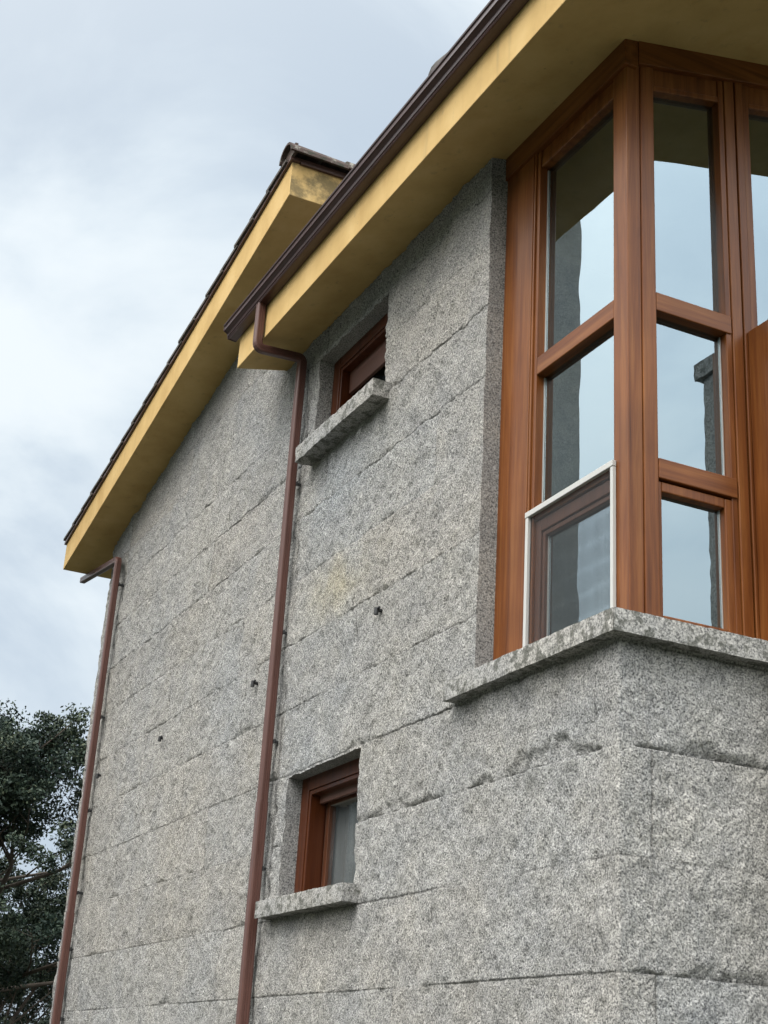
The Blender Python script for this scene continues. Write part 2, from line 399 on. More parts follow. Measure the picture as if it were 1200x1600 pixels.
edges = np.array([-1] + COURSES + [9.0])
dz_dn = ZZ - edges[ki]; dz_up = edges[ki + 1] - ZZ
for k in range(len(COURSES) + 1):
    m = ki == k
    bl = np.searchsorted(np.array(VJ[k]), SS)
    for b in range(len(VJ[k]) + 1):
        mm = m & (bl == b); rr = np.random.RandomState(k * 31 + b)
        h[mm] += rr.uniform(-.002, .002) + (ZZ[mm] - edges[k] - .19) * rr.uniform(-.006, .006)
        t_ = rr.uniform(.95, 1.04); w_ = rr.uniform(-.015, .02)
        tint[mm] *= np.array([t_ * (1 + w_), t_, t_ * (1 - w_ * 1.2)])
    for s in VJ[k]:
        j = m & (np.abs(SS - s) < .0024); h[j] -= .003; joint[j] = np.maximum(joint[j], .45)
    # chipped lower arrises
scar = fbm(SS / .30, ZZ * 0 + ki * 3.7, 77, 3) ; scar2 = fbm(SS / .05, ZZ / .05, 83, 3)
fine = fbm(SS / .020, ZZ / .020, 111, 3, .65)
def scar_band(hb, dpt, mask):
    """a spalled band of height hb above the lower joint: a crisp ragged upper lip and a rough bed"""
    global h
    q_ = dz_dn + .012 * fine + .016 * scar2
    inside = (1 - sstep(hb - .007, hb + .002, q_)) * mask * (hb > .004)
    h -= inside * (dpt * (1 - .65 * np.clip(dz_dn / np.maximum(hb, .01), 0, 1)) + .35 * dpt + .010 * fine)
scar_band(.026 * sstep(.16, .46, scar + .25 * scar2), .007, (ki > 0) * 1.0)
h -= .003 * sstep(.10, .40, fbm(SS / .22, ZZ * 0 + ki * 5.1, 91, 3)) * (1 - sstep(.0, .04, dz_up))
n5 = fbm(SS / .20, ZZ * 0, 93, 3)
w1 = np.clip(1.15 - ((SS + .62) / .52) ** 2, 0, 1) + sstep(.03, .22, SS) * (1 - sstep(.95, 1.2, SS))
scar_band(np.clip(w1, 0, 1) * (.050 + .11 * n5), .013, (ki == ci(2.9)) * 1.0)
w2 = sstep(.02, .22, SS) * (1 - sstep(.95, 1.2, SS))
scar_band(w2 * (.040 + .08 * n5), .012, (ki == ci(2.2)) * 1.0)
scar_band(np.exp(-((SS + 1.75) / .35) ** 2) * (.06 + .08 * n5), .010, (ki == ci(2.9)) * 1.0)
jl = (np.abs(np.minimum(dz_dn, dz_up)) < .0024)
vis = .26 + .42 * sstep(-.12, .25, fbm(SS / .5, ZZ / .05, 101, 2))
h[jl] -= .0035 * vis[jl]; joint[jl] = np.maximum(joint[jl], .72 * vis[jl])
# ochre patch of one block
patch = np.exp(-((SS + 2.55) / .42) ** 2 - ((ZZ - 4.08) / .17) ** 2) * (.7 + .9 * fbm(SS / .2, ZZ / .2, 61, 3))
tint *= 1 + np.clip(patch, 0, 1)[..., None] * np.array([.12, .04, -.16])
patch = np.exp(-((SS + 2.5) / .8) ** 2 - ((ZZ - 4.75) / .2) ** 2) * .8
tint *= 1 + np.clip(patch, 0, 1)[..., None] * np.array([-.05, .0, .05])
dirt_shade = np.exp(-((SS + 3.232 + .006 * fbm(SS * 0, ZZ / .12, 71, 3)) / .016) ** 2) * sstep(-.25, .15, fbm(SS / .05, ZZ / .35, 73, 3)) * (ZZ < 5.72) * (SS < 0)  # streak beside each downpipe: dirt plus gap shadow painted into the tint
dirt_shade = np.maximum(dirt_shade, np.exp(-((SS + 7.15) / .018) ** 2) * sstep(-.2, .2, fbm(SS / .05, ZZ / .3, 75, 3)) * (ZZ < 5.5))
run = fbm(SS / .035, ZZ / 1.2, 121, 3, .6)
for (a_, b_, z_, l_) in ((-3.2, -2.08, 2.39, .8), (-3.13, -2.06, 4.96, .9), (-1.22, .7, 3.15, .7)):
    below = sstep(0, .02, z_ - ZZ) * (1 - sstep(.05, l_, z_ - ZZ)) * sstep(a_ - .02, a_ + .03, SS) * (1 - sstep(b_ - .03, b_ + .02, SS))
    dirt_shade = np.maximum(dirt_shade,   .18 * below * sstep(.0, .32, run))
tint *= (1 - .6 * dirt_shade)[..., None]
tint *= (1 - .8 * joint)[..., None]
# keep the dressed edges round the openings straighter
edge = np.minimum(np.abs(SS + CORNER_Y) + 10 * (ZZ < CORNER_Z), 9)
calm = (1 - .6 * np.exp(-(edge / .05) ** 2)) * (1 - .5 * np.exp(-(SS / .07) ** 2))
h *= calm
PX_ = cols[:, 1][:, None] + cols[:, 3][:, None] * h; PY_ = cols[:, 2][:, None] + cols[:, 4][:, None] * h
sm, zm = (S[:-1] + S[1:]) / 2, (Z[:-1] + Z[1:]) / 2
SM, ZM = np.meshgrid(sm, zm, indexing='ij')
keep = np.ones(SM.shape, bool)
isL = (SM < 0) & (SM > -Y_END); yL = -SM
for o_ in (LOW, UPP): keep &= ~(isL & (yL > o_[0]) & (yL < o_[1]) & (ZM > o_[2]) & (ZM < o_[3]))
keep &= ~((SM > -CORNER_Y) & (SM < CORNER_X) & (ZM > CORNER_Z))
keep &= ~(isL & (yL < 3.72) & (ZM > 5.95)); keep &= ~(isL & (yL >= 3.72) & (ZM > LS(yL) + .07))
keep &= ~((SM <= -Y_END) & (ZM > LS(Y_END) + .06))
keep &= ~((SM > 0) & (SM < 4.5) & (ZM > RS(SM) + .08)); keep &= ~((SM >= 4.5) & (SM < X_END) & (ZM > RS(9 - SM) + .08)); keep &= ~((SM >= X_END) & (ZM > 5.9))
nS, nZ = SS.shape
idx = np.arange(nS * nZ).reshape(nS, nZ)
q = np.stack([idx[:-1, :-1], idx[1:, :-1], idx[1:, 1:], idx[:-1, 1:]], -1)[keep]
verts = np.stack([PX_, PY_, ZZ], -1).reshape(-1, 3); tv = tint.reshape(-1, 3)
used = np.zeros(nS * nZ, bool); used[q.ravel()] = True
remap = np.cumsum(used) - 1; q = remap[q]; verts = verts[used]; tv = tv[used]
extra_v, extra_f, extra_m = [], [], []
def strip(ids, inner):                              # a reveal face from the rough edge to the straight inner edge
    n_ = len(ids); base = len(verts) + len(extra_v); extra_v.extend([tuple(verts[i]) for i in ids]); extra_v.extend(inner)
    for i in range(n_ - 1): extra_f.append((base + i, base + i + 1, base + n_ + i + 1, base + n_ + i))
def si(s): return int(np.argmin(np.abs(S - s)))
def zi(z): return int(np.argmin(np.abs(Z - z)))
for (y0, y1, z0, z1) in (LOW, UPP):
    a, b, c, d = si(-y1), si(-y0), zi(z0), zi(z1); D = .14
    zs = range(c, d + 1); ss = range(a, b + 1)
    strip([remap[idx[a, k]] for k in zs], [(D, y1, Z[k]) for k in zs])
    strip([remap[idx[b, k]] for k in zs], [(D, y0, Z[k]) for k in zs])
    strip([remap[idx[k, d]] for k in ss], [(D, -S[k], z1) for k in ss])
    strip([remap[idx[k, c]] for k in ss], [(D, -S[k], z0) for k in ss])
a, c, d = si(-CORNER_Y), zi(CORNER_Z), zi(5.945); zs = range(c, d + 1)
strip([remap[idx[a, k]] for k in zs], [(.16, CORNER_Y, Z[k]) for k in zs])
a = si(CORNER_X); d = zi(6.44); zs = range(c, d + 1)
strip([remap[idx[a, k]] for k in zs], [(CORNER_X, .16, Z[k]) for k in zs])
allv = np.vstack([verts, np.array(extra_v)]); allt = np.vstack([tv, np.full((len(extra_v), 3), .93)])
faces = np.vstack([q, np.array(extra_f)])
me = bpy.data.meshes.new('stone_wall')
me.vertices.add(len(allv)); me.vertices.foreach_set('co', allv.astype('f').ravel())
me.loops.add(faces.size); me.loops.foreach_set('vertex_index', faces.astype('i').ravel())
me.polygons.add(len(faces)); me.polygons.foreach_set('loop_start', np.arange(0, faces.size, 4, dtype='i'))
mi = np.zeros(len(faces), 'i'); mi[len(q):] = 1
me.materials.append(M['granite']); me.materials.append(M['granite_cut'])
me.update(calc_edges=True)
me.polygons.foreach_set('material_index', mi)
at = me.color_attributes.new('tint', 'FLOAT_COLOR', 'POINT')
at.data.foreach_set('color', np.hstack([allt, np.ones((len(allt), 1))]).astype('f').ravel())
smf = np.ones(len(faces), bool); smf[len(q):] = False
me.polygons.foreach_set('use_smooth', smf); me.validate()
wall = bpy.data.objects.new('stone_wall', me); COL.objects.link(wall); wall.parent = HOUSE
# the gable-side wall above the lower roof
b = MB(); b.box(.03, X_END - .03, 3.73, 3.83, 5.75, 6.62); up_w = b.build('upper_wall', 'granite_cut', HOUSE)
# interior: floor slab and partitions seen dimly through the panes
b = MB(); b.box(.2, X_END - .2, .2, Y_END - .2, 2.98, 3.08); b.box(.2, X_END - .2, 1.72, 1.80, 3.09, 5.9); b.box(3.2, 3.3, .35, 1.71, 3.09, 5.9)
b.box(.22, 3.0, 2.0, 2.06, 1.0, 2.97); b.box(1.6, 1.7, 2.07, 5.0, 1.0, 2.97); b.box(1.6, 1.7, 1.82, 5.0, 3.09, 5.9)
b.build('interior_partition', 'room', HOUSE)

# ------------------------------------------------------------------ roofs
def roof_tiles(b, org, across, downs, up_, na, nd, wa, wd, th=.022, lift=.022):
    """courses of flat interlocking tiles; org is the upper outer corner"""
    o = Vector(org); A = Vector(across); Dn = Vector(downs); U = Vector(up_)
    for j in range(nd):
        for i in range(na):
            jx, jd, jh = random.uniform(-.004, .004), random.uniform(-.008, .008), random.uniform(-.003, .003)
            p = o + A * (i * wa + jx) + Dn * (j * wd + jd)
            l_ = wd + .05
            P = []
            for (a_, d_) in ((0, 0), (wa - .006, 0), (wa - .006, l_), (0, l_)):
                P.append(p + A * a_ + Dn * d_ + U * (lift * d_ / l_ + jh))
            Q = [v + U * th for v in P]
            b.hexa([tuple(v) for v in P] + [tuple(v) for v in Q])
            # raised roll along the tile
            c0 = p + A * (wa * .5 - .03); c1 = c0 + A * .06
            P = [c0 + U * (jh + th), c1 + U * (jh + th), c1 + Dn * l_ + U * (lift + jh + th), c0 + Dn * l_ + U * (lift + jh + th)]
            Q = [P[0] + A * .015 + U * .018, P[1] - A * .015 + U * .018, P[2] - A * .015 + U * .018, P[3] + A * .015 + U * .018]
            b.hexa([tuple(v) for v in P] + [tuple(v) for v in Q])

TH = .245
EL = -.30
b = MB()
prof = [(3.119, LS(3.119)), (8.20, LS(8.20)), (8.20, LS(8.20) + TH), (3.119, LS(3.119) + TH)]
b.prism(prof, 'x', EL, 9.3)
GR = b.build('gable_roof', ['yellow', 'yellow_stained'], HOUSE, .004)
for p in GR.data.polygons:
    if p.normal.y < -.9: p.material_index = 1
GR['label'] = 'upper ochre verge roof rising to a lichened ridge tile'
b = MB()
for (x0, x1) in ((EL - .018, EL + .05),):
    b.hexa([(x0, 3.10, LS(3.10) + TH), (x1, 3.10, LS(3.10) + TH), (x1, 8.22, LS(8.22) + TH), (x0, 8.22, LS(8.22) + TH),
            (x0, 3.10, LS(3.10) + TH + .024), (x1, 3.10, LS(3.10) + TH + .024), (x1, 8.22, LS(8.22) + TH + .024), (x0, 8.22, LS(8.22) + TH + .024)])
b.box(EL + .052, 9.3, 3.098, 3.14, LS(3.119) + TH - .008, LS(3.119) + TH + .028)
b.build('flashing', 'flashing', GR)
b = MB()
sl = Vector((0, 1, -.196)).normalized(); nrm = Vector((0, .196, 1)).normalized()
roof_tiles(b, (EL - .03, 3.16, LS(3.16) + TH + .018), (1, 0, 0), tuple(sl), tuple(nrm), 30, 18, .32, .284)
b.build('roof_tile_covering', 'tile', GR)
ry, rz = 3.135, LS(3.12) + TH + .028
for k in range(8):                                     # capping tiles along the high edge, each lapping the next
    b = MB(); x0 = EL - .045 + k * .40; x1 = x0 + .43; n = 9; R0, R1 = .098, .112
    rings = []
    for (x, r) in ((x0, R1 if k else R1), (x1, R0)):
        ro = [(x, ry - r * .95 * math.cos(math.pi * i / n), rz + r * .85 * math.sin(math.pi * i / n)) for i in range(n + 1)]
        ri = [(x, ry - (r - .018) * .95 * math.cos(math.pi * i / n), rz + (r - .018) * .85 * math.sin(math.pi * i / n)) for i in range(n + 1)]
        rings.append(ro + ri[::-1])
    A = [b.bm.verts.new(p) for p in rings[0]]; B = [b.bm.verts.new(p) for p in rings[1]]; m_ = len(A)
    for i in range(m_): b.bm.faces.new((A[i], A[(i + 1) % m_], B[(i + 1) % m_], B[i]))
    for V_ in (A, B):
        for i in range(n): b.bm.faces.new((V_[i], V_[i + 1], V_[m_ - 2 - i], V_[m_ - 1 - i]))
    if k == 0: b.box(x0 + .03, x0 + .05, ry - .085, ry + .085, rz, rz + .07)
    b.build('ridge_tile', 'ridge', GR)
# eave-side roof
ER = -.33; RT = .255; Y0, Y1 = -.68, 3.70
b = MB()
prof = [(ER, RS(ER)), (4.5, RS(4.5)), (9.33, RS(ER)), (9.33, RS(ER) + RT), (4.5, RS(4.5) + RT), (ER, RS(ER) + RT)]
b.prism(prof, 'y', Y0, Y1)
RR = b.build('eave_roof', 'yellow', HOUSE, .004)
RR['label'] = 'lower ochre eave roof above the corner window'
b = MB(); sl = Vector((-1, 0, -.225)).normalized(); nrm = Vector((-.225, 0, 1)).normalized()
roof_tiles(b, (4.4, Y0 - .03, RS(4.4) + RT + .005), (0, 1, 0), tuple(sl), tuple(nrm), 14, 17, .318, .284)
b.build('roof_tile_covering', 'tile', RR)
b = MB()                                               # hooded vent tile just above the gutter
cx, cz, n = -.27, RS(-.27) + RT + .10, 10
A, B = [], []
for (y, r, lst) in ((1.08, .105, A), (.66, .055, B)):
    for rr in (r, r - .016):
        lst.append([b.bm.verts.new((cx - rr * .9 * math.cos(math.pi * i / n), y, cz + .03 + rr * 1.65 * math.sin(math.pi * i / n))) for i in range(n + 1)])
for i in range(n):
    b.bm.faces.new((A[0][i], A[0][i + 1], B[0][i + 1], B[0][i])); b.bm.faces.new((A[1][i], B[1][i], B[1][i + 1], A[1][i + 1])); b.bm.faces.new((A[0][i], A[1][i], A[1][i + 1], A[0][i + 1]))
b.bm.faces.new(B[0])
b.build('vent_tile', 'tile', RR, 0, True)

# ------------------------------------------------------------------ small windows
def rough_box(name, mat, parent, x0, x1, y0, y1, z0, z1, step=.02, amp=.0025, quad=None):
    p = MB(); p.box(x0, x1, y0, y1, z0, z1); bm = p.bm
    for ax_, (lo, hi) in enumerate(((x0, x1), (y0, y1), (z0, z1))):
        n_ = max(1, int(round((hi - lo) / step)))
        no = Vector((0, 0, 0)); no[ax_] = 1
        for i in range(1, n_):
            co = Vector((0, 0, 0)); co[ax_] = lo + (hi - lo) * i / n_
            bmesh.ops.bisect_plane(bm, geom=list(bm.verts) + list(bm.edges) + list(bm.faces), plane_co=co, plane_no=no)
    if quad: quad(bm)
    V = np.array([v.co[:] for v in bm.verts])
    D_ = np.stack([fbm(V[:, 1] * 23 + V[:, 0] * 29 + k * 7.7, V[:, 2] * 31 + V[:, 0] * 19 + k * 3, 200 + k, 3, .7) for k in range(3)], 1)
    for v, d in zip(bm.verts, D_):
        v.co += Vector(d) * amp * 2.2
    for v, d in zip(bm.verts, D_):               # knocked-off arrises
        on = sum((abs(v.co.x - x0) < .012, abs(v.co.z - z0) < .012, abs(v.co.z - z1) < .012, abs(v.co.y - y0) < .012, abs(v.co.y - y1) < .012))
        if on >= 2:
            c = Vector(((x0 + x1) / 2, v.co.y, (z0 + z1) / 2)); v.co += (c - v.co).normalized() * (.0012 + max(0, d[0]) * .003)
    return p.build(name, mat, parent, 0, False)
def small_window(op, sill, label, rail_drop, curtain):
    y0, y1, z0, z1 = op
    zb = sill[5] + .004; f = MB()
    X0 = .092; W_ = .092
    f.box(X0, X0 + .10, y1 - W_, y1 + .01, zb, z1 + .01); f.box(X0, X0 + .10, y0 - .01, y0 + W_, zb, z1 + .01)
    f.box(X0, X0 + .10, y0 + W_ + .001, y1 - W_ - .001, z1 - W_ + .02, z1 + .01)
    V_ = W_ + .024
    f.box(X0 + .006, X0 + .10, y1 - V_, y1 - W_ - .002, zb, z1 - W_ + .018); f.box(X0 + .006, X0 + .10, y0 + W_ + .002, y0 + V_, zb, z1 - W_ + .018)
    f.box(X0 + .006, X0 + .10, y0 + V_ + .001, y1 - V_ - .001, z1 - V_ + .02, z1 - W_ + .018)
    w = f.build('window', 'wood_red', HOUSE, .003); w['label'] = label
    s = MB(); a, c = y0 + V_ + .004, y1 - V_ - .004
    zt = z1 - V_ + .012
    s.box(.196, .236, a, a + .032, zb, zt); s.box(.196, .236, c - .032, c, zb, zt); s.box(.196, .236, a + .033, c - .033, zt - .04, zt); s.box(.196, .236, a + .033, c - .033, zb, zb + .04)
    s.box(.194, .25, y0 - .01, a - .002, zb, z1); s.box(.194, .25, c + .002, y1 + .01, zb, z1)
    s.build('sash', 'dark_wood', w, .003)
    r = MB()                                           # roller shutter let down a little
    r.box(.150, .172, y0 + V_ + .001, y1 - V_ - .001, zt - rail_drop, zt + .02)
    r.build('roller_shutter', 'blind', w, .003)
    p = MB(); p.box(.212, .218, a + .028, c - .028, zb + .03, zt - .03); p.build('pane', 'glass_dull', w)
    rough_box('sill', 'granite_sill', w, *sill, .018, .0013)
    if curtain:
        cu = MB(); n = 90; top, bot = [], []
        for i in range(n + 1):
            y = y0 + .02 + (y1 - y0 - .04) * i / n; x = .268 + .016 * math.sin(i * .62) + .010 * math.sin(i * .37 + 1)
            top.append(cu.bm.verts.new((x, y, z1 - .05))); bot.append(cu.bm.verts.new((x + .004 * math.sin(i), y, z0 - .2)))
        for i in range(n): cu.bm.faces.new((top[i], top[i + 1], bot[i + 1], bot[i]))
        o = cu.build('curtain', 'curtain', None, 0, True)
        sd_ = o.modifiers.new('thickness', 'SOLIDIFY'); sd_.thickness = .002
        tag(o, 'pale curtain hanging in vertical folds behind the lower small window', 'curtain')
    return w
small_window(LOW, (-.08, .13, 2.092, 3.19, 2.390, 2.476), 'lower small window', .034, True)
small_window(UPP, (-.105, .13, 2.072, 3.125, 4.968, 5.064), 'upper small window under the eave', .135, False)

# ------------------------------------------------------------------ corner window
X0 = .092; Yf = .058; SILL_T = 3.236
f = MB()                                               # frame members of both faces
D = .07
# left face (plane X0): uprights, head
f.box(X0 - .006, X0 + D, .784, .795, SILL_T, 5.76); f.box(X0 + .004, X0 + D, .768, .783, SILL_T, 5.74); f.box(X0, X0 + D, .752, .767, SILL_T, 5.74)
f.box(X0 + .006, X0 + D, .161, .7515, 5.648, 5.70)
f.box(X0 + .012, X0 + D, .161, .7515, 5.701, 5.79)
SLR = .222
# right face (plane Yf)
def rb(x0, x1, yo, z0, z1, s0=0, s1=0): f.box(x0, x1, Yf + yo, Yf + D, z0, z1, s0, s1)
rb(.585, .614, .004, SILL_T, 5.88); rb(.616, .668, -.002, SILL_T, 5.90); rb(.676, .715, -.004, SILL_T, 5.92); rb(.717, .755, .004, SILL_T, 5.92)
rb(.231, .584, .004, 5.672, 5.70, SLR, SLR); rb(.231, .584, .010, 5.701, 5.80, SLR, SLR)
rb(.756, 1.50, .004, 5.785, 5.81, SLR, SLR); rb(.756, 1.50, .010, 5.812, 5.93, SLR, SLR)
rb(1.51, 1.60, 0, SILL_T, 6.12); rb(1.61, 2.20, .006, 6.00, 6.10, SLR, SLR); rb(2.21, 2.29, 0, SILL_T, 6.3)
CW = f.build('corner_window', 'wood_z', HOUSE, .0035); CW['label'] = 'tall varnished wooden corner window'
p = MB(); p.box(X0 - .004, X0 + .055, .802, 1.062, SILL_T, 5.80); p.box(X0 - .010, X0 + .05, .796, .801, SILL_T, 5.80); p.build('side_panel', 'wood_z', CW, .003)
p = MB(); p.box(X0, .160, Yf, .1595, SILL_T, 5.79); p.box(.1615, .2295, Yf - .004, .1595, SILL_T, 5.81)
p.build('corner_post', 'wood_z', CW, .005)
p = MB()                                               # head boards over both faces
p.box(X0 - .018, X0 + .05, Yf - .017, 1.05, 5.742, 5.93)
p.build('header_board', 'wood_y', CW, .003)
p = MB(); p.box(X0 + .052, 2.29, Yf - .020, Yf + .05, 5.766, 5.97, .228, .228); p.build('header_board', 'wood_x', CW, .003)
def rail(name, axis, args, mat, **k):
    p = MB(); p.box(*args); return p.build(name, mat, CW, .004)
rail('transom', 'y', (X0 + .002, X0 + D, .1605, .7515, 4.556, 4.642), 'wood_y')
rail('transom', 'y', (X0 + .006, X0 + D, .1605, .7515, 3.868, 3.93), 'wood_y')
rail('transom', 'x', (.2305, .610, Yf - .002, Yf + D, 4.584, 4.668), 'wood_x')
rail('transom', 'x', (.2305, .610, Yf - .004, Yf + D, 3.845, 3.930), 'wood_x')
rail('transom', 'x', (.756, 1.505, Yf + .002, Yf + D, 4.584, 4.668), 'wood_x')
rail('transom', 'x', (.756, 1.505, Yf + .002, Yf + D, 3.845, 3.930), 'wood_x')
# opening sashes under the transoms
s = MB(); a, c, zt = .162, .751, 3.860
s.box(X0 + .012, X0 + .06, c - .042, c, SILL_T + .01, zt); s.box(X0 + .012, X0 + .06, a, a + .03, SILL_T + .01, zt); s.box(X0 + .012, X0 + .06, a + .031, c - .043, zt - .055, zt)
s.box(X0 + .012, X0 + .06, a + .031, c - .043, SILL_T + .01, SILL_T + .06)
s.box(X0 + .020, X0 + .06, c - .062, c - .043, SILL_T + .061, zt - .056); s.box(X0 + .020, X0 + .06, a + .031, c - .063, zt - .078, zt - .056)
s.build('sash', 'dark_wood', CW, .004)
s = MB(); a, c, zt = .233, .606, 3.836
s.box(a, a + .016, Yf + .006, Yf + .06, SILL_T + .01, zt); s.box(c - .056, c - .004, Yf + .006, Yf + .06, SILL_T + .01, zt); s.box(a + .017, c - .057, Yf + .006, Yf + .06, zt - .042, zt)
s.box(a + .017, c - .057, Yf + .006, Yf + .06, SILL_T + .01, SILL_T + .06)
s.build('sash', 'wood_z', CW, .005)
def pane(*a):
    p = MB(); p.box(*a); return p.build('pane', 'glass', CW)
GX, GY = X0 + .045, Yf + .045
pane(GX, GX + .006, .150, .758, 4.60, 5.69); pane(GX, GX + .006, .150, .758, 3.90, 4.60 - .002)
pane(GX - .004, GX + .002, .175, .70, SILL_T + .03, 3.80)
pane(.20, .60, GY, GY + .006, 4.62, 5.70, 0, SLR); pane(.20, .60, GY, GY + .006, 3.89, 4.618)
pane(.235, .56, GY - .004, GY + .002, SILL_T + .03, 3.81)
pane(.74, 1.52, GY, GY + .006, 4.62, 5.82, 0, SLR); pane(.74, 1.52, GY, GY + .006, 3.26, 4.618); pane(1.59, 2.22, GY, GY + .006, 3.26, 6.02, 0, SLR)
# bright spacer strip at the edge of the sealed units
for a_ in ((GX - .006, GX - .001, .7455, .751, 3.94, 4.55), (GX - .006, GX - .001, .7455, .751, 4.65, 5.64), (GX - .010, GX - .005, .682, .688, SILL_T + .02, 3.78),
           (.578, .583, GY - .006, GY - .001, 3.94, 4.58), (.545, .549, GY - .010, GY - .005, SILL_T + .02, 3.80)):
    p = MB(); p.box(*a_); p.build('glass_spacer', 'spacer', CW)
# wooden lining of the stone pier that closes the window on the right
p = MB(); p.box(.690, .708, -.082, Yf - .006, SILL_T + .002, 4.617); p.build('lining_panel', 'wood_z', CW, .003)
p = MB(); p.box(.7085, 2.29, -.066, Yf - .006, 4.58, 4.617); p.build('inner_ledge', 'wood_x', CW, .003)
rough_box('stone_pier', 'granite_cut', HOUSE, .7085, 2.34, -.17, .05, -.04, 4.543, .05, .003)
rough_box('pier_cap', 'granite_sill', HOUSE, .690, 2.36, -.212, -.070, 4.545, 4.622, .025)
# granite sill running round the corner
SB, SO = 3.151, -.060
def mitre(keep_left):
    def f(bm):                                    # mitred at the outer corner
        no = Vector((1, -1, 0)).normalized(); co = Vector((SO, SO, 0)) + no * (-.0012 if keep_left else .0012)
        r = bmesh.ops.bisect_plane(bm, geom=list(bm.verts) + list(bm.edges) + list(bm.faces), plane_co=co, plane_no=no, clear_outer=keep_left, clear_inner=not keep_left)
        bmesh.ops.holes_fill(bm, edges=[e for e in bm.edges if e.is_boundary])
    return f
rough_box('sill', 'granite_sill', CW, SO, .14, SO - .02, 1.215, SB, SILL_T, .018, .0012, mitre(True))
rough_box('sill', 'granite_sill', CW, SO - .02, .707, SO, .14, SB, SILL_T, .018, .0012, mitre(False))

# ------------------------------------------------------------------ insect screen in front of the lower left pane
SC = empty('insect_screen', (.075, .46, SILL_T), 'white framed insect screen before the lowest left pane of the corner window', 'insect screen')
p = MB(); xa, xb = X0 - .018, X0 - .001
p.box(xa, xb, .766, .787, SILL_T + .001, 3.880); p.box(xa, xb, .140, .158, SILL_T + .001, 3.888)
p.hexa([(xa - .002, .139, 3.889), (xb, .139, 3.889), (xb, .789, 3.881), (xa - .002, .789, 3.881), (xa - .002, .139, 3.914), (xb, .139, 3.914), (xb, .789, 3.906), (xa - .002, .789, 3.906)])
p.build('screen_frame', 'white', SC, .002)
p = MB(); p.box(X0 - .008, X0 - .0075, .163, .760, SILL_T + .002, 3.885); p.build('mesh_net', 'net', SC)

# ------------------------------------------------------------------ gutter and downpipes
GT = empty('rain_gutter', (-.38, 1.5, 6.0), 'dark brown moulded gutter along the lower ochre eave', 'gutter')
pr = [(-.333, 5.998), (-.380, 6.004), (-.386, 6.002), (-.390, 6.008), (-.388, 6.016), (-.394, 6.020), (-.396, 6.038), (-.412, 6.050), (-.420, 6.054), (-.421, 6.078), (-.428, 6.082), (-.430, 6.090), (-.424, 6.094),
      (-.414, 6.090), (-.413, 6.060), (-.392, 6.046), (-.388, 6.030), (-.376, 6.014), (-.340, 6.010), (-.337, 6.085), (-.333, 6.085)]
b = MB(); b.prism(pr, 'y', -.70, 3.765); b.build('channel', 'gutter', GT)
b = MB(); b.prism([(-.333, 5.996), (-.392, 6.001), (-.398, 6.036), (-.424, 6.052), (-.424, 6.088), (-.333, 6.088)], 'y', 3.7655, 3.772); b.build('end_cap', 'gutter', GT, .0015)

def square_pipe(b, pts, hw, hd, seg=6, bend=.045):
    """ribbed square pipe swept along pts with rounded elbows; the frame keeps world Y as its side axis"""
    pts = [Vector(p) for p in pts]; path = [pts[0]]
    for a, p, c in zip(pts, pts[1:], pts[2:]):
        d0 = (a - p).normalized(); d1 = (c - p).normalized()
        A, C_ = p + d0 * bend, p + d1 * bend
        for i in range(seg + 1): t = i / seg; path.append(A * (1 - t) ** 2 + p * 2 * t * (1 - t) + C_ * t * t)
    path.append(pts[-1])
    r = .009
    sec = []
    for sx, sy in ((1, 1), (-1, 1), (-1, -1), (1, -1)):
        for a in (0, 45, 90):
            base = {(1, 1): 0, (-1, 1): 90, (-1, -1): 180, (1, -1): 270}[(sx, sy)]; an = math.radians(base + a)
            sec.append((sx * (hw - r) + r * math.cos(an), sy * (hd - r) + r * math.sin(an)))
    out = []                                           # shallow ribs on every flat
    for i, (u, w) in enumerate(sec):
        out.append((u, w))
        if i % 3 == 2:
            u2, w2 = sec[(i + 1) % len(sec)]
            for t, dp in ((.27, 0), (.30, .0022), (.37, .0022), (.40, 0), (.60, 0), (.63, .0022), (.70, .0022), (.73, 0)):
                x, y = u + (u2 - u) * t, w + (w2 - w) * t; l_ = max(abs(x) / hw, abs(y) / hd)
                if abs(abs(x) - hw) < 1e-4: x -= math.copysign(dp, x)
                else: y -= math.copysign(dp, y)
                out.append((x, y))
    rings = []; side = None
    for i, p in enumerate(path):
        d = (path[min(i + 1, len(path) - 1)] - path[max(i - 1, 0)]).normalized()
        if side is None: side = Vector((0, 1, 0)) if abs(d.y) < .8 else Vector((1, 0, 0))
        if abs(d.dot(side)) > .999: pass
        s_ = (side - d * side.dot(d)).normalized(); o_ = d.cross(s_); side = s_
        rings.append([b.bm.verts.new(p + s_ * u + o_ * w) for u, w in out])
    n = len(out)
    for A, B in zip(rings, rings[1:]):
        for k in range(n): b.bm.faces.new((A[k], A[(k + 1) % n], B[(k + 1) % n], B[k]))
    b.bm.faces.new(rings[0][::-1]); b.bm.faces.new(rings[-1])

